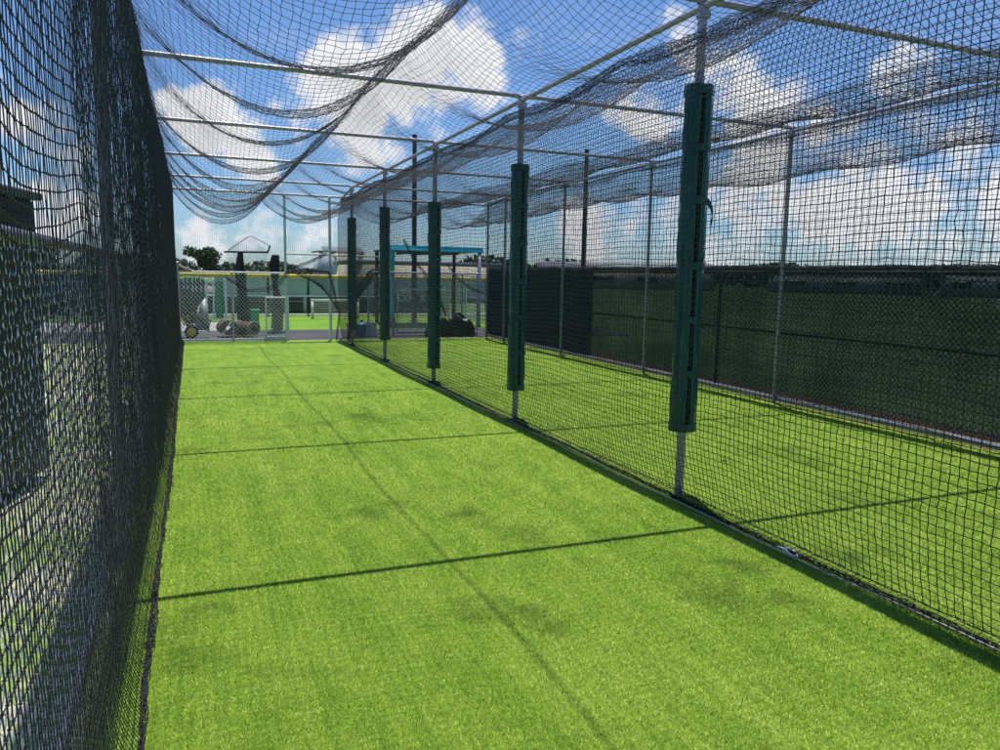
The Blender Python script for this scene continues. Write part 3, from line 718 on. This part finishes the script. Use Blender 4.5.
part(bw, 'boards', M['board_wall'], yf_, False)
part(MB().tube([(.5, 29.2, .76), (14, 29.2, .76)], .03, 8), 'mid_rail', M['white_metal'], yf_)
part(MB().tube([(.5, 29.2, .06), (14, 29.2, .06)], .03, 8), 'bottom_rail', M['white_metal'], yf_)
for x in (-6, -3, 2.6, 4.05, 6.6, 9.2, 11.8): post(x, 29.28, 1.45, .045, yf_, m='dark')
# white posts with a green strip near it
gp = [(.45, .036), (.67, .03), (1.06, .035), (1.30, .03), (1.62, .03)]
for k, (x, r) in enumerate(gp):
    e = tag(MB().tube([(x, 28.0, -.02), (x, 28.0, 1.33)], r, 10).lathe([(r * 1.2, 1.33), (r * 1.2, 1.36), (.001, 1.38)], (x, 28, 0), 10).build('white_post', M['white_metal'], None, True),
            'slim white post in the row before the far yellow-capped fence', 'post', 'slim white posts before the far fence')
gb = empty('green_panel', 'narrow green panel standing between slim white posts', 'panel', (.86, 28.1, 0))
MB().box((0, 0, .66), (.26, .04, 1.3), bev=.008).build('board', mat('green_panel_paint', (.05, .26, .18), .6), gb); MB().box((0, .05, .3), (.2, .05, .6)).build('brace', M['dark'], gb)
tb = empty('storage_bin', 'low teal storage bin behind the brown rolled mats', 'bin', (1.62, 24.4, 0))
MB().box((0, 0, .23), (.5, .4, .42), bev=.02).build('body', mat('teal_plastic', (.05, .32, .26), .5), tb); MB().box((0, 0, .47), (.56, .46, .06), bev=.02).build('lid', mat('teal_lid', (.08, .40, .33), .5), tb)
# field goal and low dugout behind
gl = empty('training_goal', 'white-framed training goal on the bright field beyond the doorway', 'goal', (4.6, 27.6, 0))
part(MB().box((3.96, 27.6, .31), (.08, .08, .66)), 'side_post', M['white_metal'], gl, False); part(MB().box((5.6, 27.6, .31), (.08, .08, .66)), 'side_post', M['white_metal'], gl, False)
part(MB().box((4.78, 27.6, .66), (1.74, .085, .085)), 'crossbar', M['white_metal'], gl, False)
gm = net(lambda U, V: np.stack([4.0 + 1.56 * U, 27.64 + .3 * V, .64 * (1 - V) + .02], -1), np.linspace(0, 1, 26), np.linspace(0, 1, 12), .003, .004); part(gm, 'goal_net', M['white_metal'], gl, False)
dg = empty('dugout', 'long low grey dugout with a dark open front behind the far fence', 'dugout', (4, 32, 0))
part(MB().box((4.4, 33.2, .5), (13, .1, 1.1)), 'back_wall', M['grey_wall'], dg, False)
part(MB().box((4.4, 32.2, 1.12), (13.4, 2.2, .12), bev=.02), 'roof', M['roof'], dg, False)
for x in (-1.8, 1.2, 4.2, 7.2, 10.2): part(MB().box((x, 31.3, .5), (.12, .12, 1.06)), 'post', M['grey_wall'], dg, False)
part(MB().box((4.4, 32.7, .40), (12, .4, .06)), 'bench', mat('blue_bench', (.05, .12, .30), .5), dg, False)

# banner with white letters
bn = empty('banner', 'dark green banner with white letters seen through the gate mesh', 'banner', (7.83, 28.4, 0))
part(MB().box((7.83, 28.4, .70), (1.7, .03, .66)), 'board', M['green_board'], bn, False)
part(MB().tube([(6.95, 28.43, -.02), (6.95, 28.43, 1.1)], .03).tube([(8.7, 28.43, -.02), (8.7, 28.43, 1.1)], .03), 'frame', M['galv'], bn)
fc = bpy.data.curves.new('letters', 'FONT'); fc.body = 'EXK  X'; fc.size = .36; fc.extrude = .004; fc.align_x = 'CENTER'; fc.align_y = 'CENTER'
fo = bpy.data.objects.new('letters_text', fc); COL.objects.link(fo)
bpy.context.view_layer.update()
lm = bpy.data.meshes.new_from_object(fo.evaluated_get(bpy.context.evaluated_depsgraph_get())); bpy.data.objects.remove(fo)
lo = bpy.data.objects.new('lettering', lm); lm.materials.clear(); lm.materials.append(M['white_plastic']); COL.objects.link(lo)
lo.parent = bn; lo.location = (0, -.022, .72); lo.rotation_euler = (PI / 2, 0, 0)

# white-barred fence panels behind the bags
for k, (x, lab) in enumerate([(8.35, 'tall white picket panel behind the second lane, nearer the gate'), (9.0, 'tall white picket panel beside the dark windscreen corner')]):
    e = empty('picket_panel', lab, 'fence panel', (x, 25.9, 0), 0, 'white picket panels behind the shelter')
    mb = MB()
    for j in range(4): mb.box((-.2 + .13 * j, 0, .70), (.07, .03, 1.36), bev=.006)
    mb.build('pickets', M['white_metal'], e); MB().box((0, .03, .3), (.56, .03, .06)).box((0, .03, 1.1), (.56, .03, .06)).build('rail', M['white_metal'], e)

# tall dark poles beyond the windscreen
for (x, y, h, lab) in ((13.46, 25, 6.2, 'tall dark pole rising behind the windscreen fence'), (7.19, 25.7, 6.3, 'tall dark pole rising behind the turquoise shelter')):
    e = empty('tall_pole', lab, 'pole', (x, y, 0), 0, 'tall dark poles behind the cage')
    MB().tube([(0, 0, -.05), (0, 0, h)], [.10, .075], 12).build('shaft', M['dark'], e, True)
    MB().tube([(-.12, 0, h - .1), (.12, 0, h - .1)], .03).lathe([(.09, h), (.09, h + .05), (.001, h + .08)], n=12).build('pole_cap', M['dark'], e, True)
    MB().lathe([(.001, .0), (.2, 0), (.2, .03), (.001, .035)], n=14).build('base_plate', M['galv'], e)

# locker behind the left fence
lk = empty('storage_locker', 'tall dark grey storage locker behind the left chain-link fence', 'locker', (-1.18, 6.36, 0), math.radians(-12.5))
MB().box((-.62, -1.0, 1.10), (1.2, 2.9, 2.1), bev=.02).build('body', M['tarp'], lk)
MB().box((-.62, -1.0, 2.18), (1.3, 3.0, .06), bev=.015).build('roof', M['roof'], lk)
for y in (-.3, -1.7): d = MB().box((.0, y, 1.08), (.03, 1.25, 1.9), bev=.008).build('door', mat('locker_door', (.035, .04, .042), .55), lk); MB().box((.03, y + .5, 1.05), (.03, .03, .16), bev=.008).build('handle', M['galv'], d)

# ------------------------------------------------------------------ trees and far buildings
def tree(name, x, y, h, w, lab, seed, m='leaf', n=3200, group=None, low=.12):
    g = np.random.default_rng(seed); e = empty(name, lab, 'tree', (x, y, 0), 0, group)
    mb = MB(); top = h * .55; mb.tube([(0, 0, -.1), (.02 * h, .01 * h, top * .5), (0, .02 * h, top)], [h * .035, h * .026, h * .014], 8)
    for k in range(6):
        a = k * 1.05 + g.random(); mb.tube([(.01 * h, .01 * h, top * (.45 + .08 * k)), (math.cos(a) * w * .22, math.sin(a) * w * .22, h * (.5 + .04 * k)), (math.cos(a) * w * .38, math.sin(a) * w * .38, h * (.62 + .03 * k))], [h * .013, h * .009, h * .004], 6)
    mb.build('trunk', M['bark'], e, True)
    nc = 26; ctr = np.stack([g.normal(0, .24, nc) * w, g.normal(0, .24, nc) * w, h * (low + .14 + (1 - low - .26) * g.random(nc))], 1)
    ctr[:, :2] *= (1.15 - .75 * np.abs((ctr[:, 2] / h - .5)) * 1.2)[:, None]
    cr = (.10 + .10 * g.random(nc)) * min(w, h * 1.3)
    k = g.integers(0, nc, n); d = g.normal(0, 1, (n, 3)); d /= np.linalg.norm(d, axis=1)[:, None]
    P = ctr[k] + d * (cr[k] * (.45 + .6 * g.random(n)))[:, None]; P[:, 2] = np.maximum(P[:, 2], h * low * .8)
    s = w * .034 * (.6 + g.random(n)); A = g.normal(0, 1, (n, 3)); A /= np.linalg.norm(A, axis=1)[:, None]; B = np.cross(A, g.normal(0, 1, (n, 3))); B /= np.linalg.norm(B, axis=1)[:, None]
    V = np.stack([P - A * s[:, None], P + B * s[:, None] * .6, P + A * s[:, None], P - B * s[:, None] * .6], 1)
    MB().addq(V.reshape(-1, 3), np.arange(4 * n).reshape(-1, 4)).build('crown', M[m], e)
GT = 'trees beyond the far fence'
tree('leafy_tree', 4.0, 215, 7.9, 8.6, 'tallest dark round tree above the yellow-capped fence', 1, n=5200, group=GT)
tree('leafy_tree', -2.6, 220, 4.9, 5.2, 'smaller dark tree at the left edge, beside the tallest round one', 2, group=GT)
tree('leafy_tree', 11.5, 230, 3.6, 8.0, 'low bushy tree between the tall round tree and the first wrapped stand', 3, 'leaf2', group=GT)
tree('leafy_tree', 18.5, 225, 4.9, 5.0, 'bushy tree just right of the crossbar stand', 4, 'leaf2', group=GT)
tree('leafy_tree', 25.0, 228, 4.4, 6.0, 'low tree seen between the capped stand and the doorway', 5, 'leaf2', group=GT)
M['dry_leaf'] = leaf_mat('dry_leaves', (.02, .014, .009), (.09, .06, .035))
tree('dry_shrub', -.16, 20.05, .95, .75, 'dark dry shrub at the end fence corner behind the wheelbarrow', 61, 'dry_leaf', 900, None, .2)
GL = 'trees beyond the left fence'
for k, (x, y, h, w) in enumerate([(-9.5, 62, 3.8, 7), (-15, 60, 4.4, 8), (-6.2, 70, 3.2, 6), (-22, 58, 5.0, 9)]):
    tree('roadside_tree', x, y, h, w, 'dark green tree seen through the left side net above the fence rail', 20 + k, 'leaf2', 1500, GL, .04)
def mass(name, x0, y0, x1, y1, h, n, lab, seed, m='leaf'):
    g = np.random.default_rng(seed); t = g.random(n); hh = h * (.7 + .35 * np.abs(np.sin(t * 21 + seed)) * np.abs(np.sin(t * 7.3 + 1)) + .15 * np.sin(t * 47))
    z = hh * g.random(n) ** .6; P = np.stack([x0 + (x1 - x0) * t + g.normal(0, 1.5, n), y0 + (y1 - y0) * t + g.normal(0, 2.5, n), z], 1)
    s = h * .11 * (.5 + g.random(n)); A = g.normal(0, 1, (n, 3)); A /= np.linalg.norm(A, axis=1)[:, None]; B = np.cross(A, g.normal(0, 1, (n, 3))); B /= np.linalg.norm(B, axis=1)[:, None]
    V = np.stack([P - A * s[:, None], P + B * s[:, None] * .7, P + A * s[:, None], P - B * s[:, None] * .7], 1)
    tag(MB().addq(V.reshape(-1, 3), np.arange(4 * n).reshape(-1, 4)).build(name, M[m]), lab, 'woods', kind='stuff')
mass('far_woods', 60, 175, 190, 120, 5.6, 9000, 'dark line of far woods above the windscreen', 41)
mass('far_woods', 190, 120, 260, 10, 6.2, 7000, 'dark far woods at the right end of the horizon', 42)
mass('far_woods', -60, 240, 70, 190, 3.2, 6000, 'low far tree line behind the yellow-capped fence', 43)
mass('far_woods', -90, 60, -40, 240, 7, 5000, 'far tree line left of the cage', 44)

def hall(x, y, rz, L, D, h, lab, wall, nwin, group='buildings beyond the field', gable=True):
    e = empty('long_building', lab, 'building', (x, y, 0), rz, group)
    mb = MB().box((0, 0, h / 2 - .1), (L, D, h + .2)); mb.build('wall', M[wall], e)
    if gable:
        MB().prism([(-L / 2 - .3, -D / 2 - .3, h + .003), (-L / 2 - .3, D / 2 + .3, h + .003), (-L / 2 - .3, 0, h + D * .16)], (L + .6, 0, 0)).build('roof', M['roof'], e)
    else: MB().box((0, 0, h + .13), (L + .4, D + .4, .25)).build('roof', M['roof'], e)
    for k in range(nwin):
        xx = -L / 2 + (k + .5) * L / nwin
        w = MB().box((xx, -D / 2 - .02, h * .55), (L / nwin * .5, .06, h * .36)).build('window', M['white_metal'], e)
        MB().box((xx, -D / 2 - .06, h * .55), (L / nwin * .44, .03, h * .30)).build('pane', M['glass'], w)
    MB().box((L * .3, -D / 2 - .03, h * .34), (1.1, .06, h * .66)).build('door', M['grey_wall'], e)
hall(62, 102, math.radians(-28), 26, 9, 2.6, 'pale long building with a row of windows seen left through the windscreen', 'cream_wall', 4)
hall(88, 84, math.radians(-40), 20, 8, 2.4, 'grey flat-roofed building in the middle of the windscreen view', 'grey_wall', 3, gable=False)
hall(100, 62, math.radians(-56), 24, 8, 2.7, 'pale grey building at the right of the windscreen view', 'grey_wall', 5)
hall(13.0, 46, 0, 9, 5, 2.15, 'low cream building right behind the turquoise shelter', 'cream_wall', 4, gable=False)
hs = empty('house', 'cream house with a grey gabled end wing past the doorway', 'house', (15.6, 92, 0))
part(MB().box((16.6, 92, 1.9), (4.4, 5, 4.0)), 'wall', M['cream_wall'], hs, False); part(MB().box((14.5, 91.4, 1.9), (1.7, 5, 4.2)), 'wing', M['grey_wall'], hs, False)
part(MB().prism([(14.35, 89.2, 3.903), (18.95, 89.2, 3.903), (18.95, 92, 4.6), (14.35, 92, 4.6)], (0, 0, .12)), 'roof', M['roof'], hs, False)
part(MB().box((14.5, 91.4, 4.08), (2.0, 5.3, .16), bev=.03), 'wing_roof', M['roof'], hs, False)
for x in (16.2, 17.6):
    w = part(MB().box((x, 89.47, 2.6), (.7, .08, 1.0)), 'window', M['white_metal'], hs, False); p_ = MB().box((x, 89.42, 2.6), (.58, .04, .88)).build('pane', M['glass'], w); p_.matrix_parent_inverse = Matrix.Identity(4)

# ------------------------------------------------------------------ sky, sun
W = bpy.data.worlds.new('World'); S.world = W; W.use_nodes = True
t = NT(W.node_tree); t.n.clear(); out = t.add('ShaderNodeOutputWorld')
SD = Vector((.20, .72, 3.6)).normalized(); EL = math.asin(SD.z); AZ = math.atan2(SD.x, SD.y)
sky = t.add('ShaderNodeTexSky', sky_type='NISHITA', sun_disc=False, sun_elevation=EL, sun_rotation=AZ, air_density=1.0, dust_density=.6, ozone_density=2.0, altitude=50)
d = t.add('ShaderNodeTexCoord').outputs['Generated']; d = t.vmath('NORMALIZE', d).outputs[0]
sep = t.add('ShaderNodeSeparateXYZ', {0: d})
zc = t.math('ADD', t.math('MAXIMUM', sep.outputs[2], 0.0), .10)
comb = t.add('ShaderNodeCombineXYZ', {0: t.math('DIVIDE', sep.outputs[0], zc), 1: t.math('DIVIDE', sep.outputs[1], zc), 2: 0.0}).outputs[0]
warp = t.add('ShaderNodeTexNoise', {'Vector': d, 'Scale': 9.0, 'Detail': 4.0})
dw = t.vmath('ADD', d, t.vmath('MULTIPLY', t.vmath('SUBTRACT', warp.outputs['Color'], (.5, .5, .5)).outputs[0], (.09, .09, .06)).outputs[0]).outputs[0]
blobs = [((.267, .933, .243), .10, 1.0), ((.186, .958, .216), .085, 1.0), ((.335, .904, .267), .075, .8), ((.16, .954, .235), .06, .8), ((.22, .95, .17), .07, .6),
         ((.02, .983, .181), .06, 1.0), ((-.016, .979, .19), .045, .9), ((.076, .986, .146), .05, .8), ((.011, .999, .043), .05, .7), ((.075, .996, .057), .05, .7), ((.14, .985, .05), .05, .6),
         ((.519, .83, .206), .08, .7), ((.635, .749, .19), .12, .72), ((.729, .678, .096), .13, .75), ((.568, .781, .259), .09, .65), ((.797, .6, .09), .13, .75), ((.75, .65, .235), .07, .6), ((.492, .87, .06), .10, .7), ((.60, .79, .06), .10, .7), ((.442, .89, .111), .08, .5),
         ((-.20, .975, .10), .14, .7), ((-.4, .9, .2), .2, .6), ((.9, .42, .15), .2, .8)]
cov = None
for c, rad, amt in blobs:
    c = Vector(c).normalized()
    dist = t.vmath('DISTANCE', dw, tuple(c)).outputs['Value']
    b = t.math('MULTIPLY', t.remap(dist, rad * .25, rad * 1.25, 1, 0, True), amt)
    cov = b if cov is None else t.math('MAXIMUM', cov, b)
n1 = t.noise(d, 13, 10, .62); n2 = t.noise(t.vmath('ADD', d, (.004, .01, .022)).outputs[0], 13, 8, .58)
dens = t.math('ADD', t.math('MULTIPLY', cov, .62), t.math('MULTIPLY', t.math('SUBTRACT', n1, .5), 1.5))
dens2 = t.math('ADD', t.math('MULTIPLY', cov, .62), t.math('MULTIPLY', t.math('SUBTRACT', n2, .5), 1.5))
alpha = t.remap(dens, .25, .52, 0, 1, True)
wisp = t.math('MULTIPLY', t.remap(t.noise(comb, 1.1, 6, .62), .52, .78, 0, 1, True), .20)
alpha = t.math('MAXIMUM', alpha, wisp)
shade = t.remap(dens2, .3, .95, 1.0, .70)
lightn = t.math('MULTIPLY', shade, .98)
ccol = t.add('ShaderNodeCombineXYZ', {0: t.math('MULTIPLY', lightn, .98), 1: t.math('MULTIPLY', lightn, .99), 2: t.math('MULTIPLY', lightn, 1.03)}).outputs[0]
SKY = .115
tint = t.mix(1.0, sky.outputs[0], (.70, .92, 1.20), "MULTIPLY")
cl = t.vmath('SCALE', ccol); cl.inputs['Scale'].default_value = 1 / SKY
colr = t.mix(alpha, tint, cl.outputs[0])
bg = t.add('ShaderNodeBackground', {'Color': colr, 'Strength': SKY}); t.l.new(bg.outputs[0], out.inputs[0])
sl = bpy.data.lights.new('sun', 'SUN'); sl.energy = 5.0; sl.angle = math.radians(.5); sl.color = (1, .96, .90)
so = bpy.data.objects.new('sun', sl); COL.objects.link(so); so.location = SD * 50; so.rotation_euler = (-SD).to_track_quat('-Z', 'Y').to_euler()

# ------------------------------------------------------------------ camera
yaw, pit, rol, hc, f = .3876099, .1308497, .0181958, 1.6418, 753.146
cy, sy, cp, sp, cr, sr = math.cos(yaw), math.sin(yaw), math.cos(pit), math.sin(pit), math.cos(rol), math.sin(rol)
fw = Vector((sy * cp, cy * cp, -sp)); rt = Vector((cy, -sy, 0)); up = Vector((sy * sp, cy * sp, cp))
R_ = rt * cr + up * sr; U_ = up * cr - rt * sr
cd = bpy.data.cameras.new('camera'); cd.sensor_width = 36; cd.lens = f / 1000 * 36; cd.clip_start = .02; cd.clip_end = 3000
co = bpy.data.objects.new('camera', cd); COL.objects.link(co)
co.matrix_world = Matrix(((R_.x, U_.x, -fw.x, 0), (R_.y, U_.y, -fw.y, 0), (R_.z, U_.z, -fw.z, hc), (0, 0, 0, 1)))
S.camera = co
S.render.resolution_x, S.render.resolution_y = 1024, 768
S.view_settings.view_transform = 'Standard'; S.view_settings.look = 'None'; S.view_settings.exposure = 0; S.view_settings.gamma = 1
S.cycles.transparent_max_bounces = 24
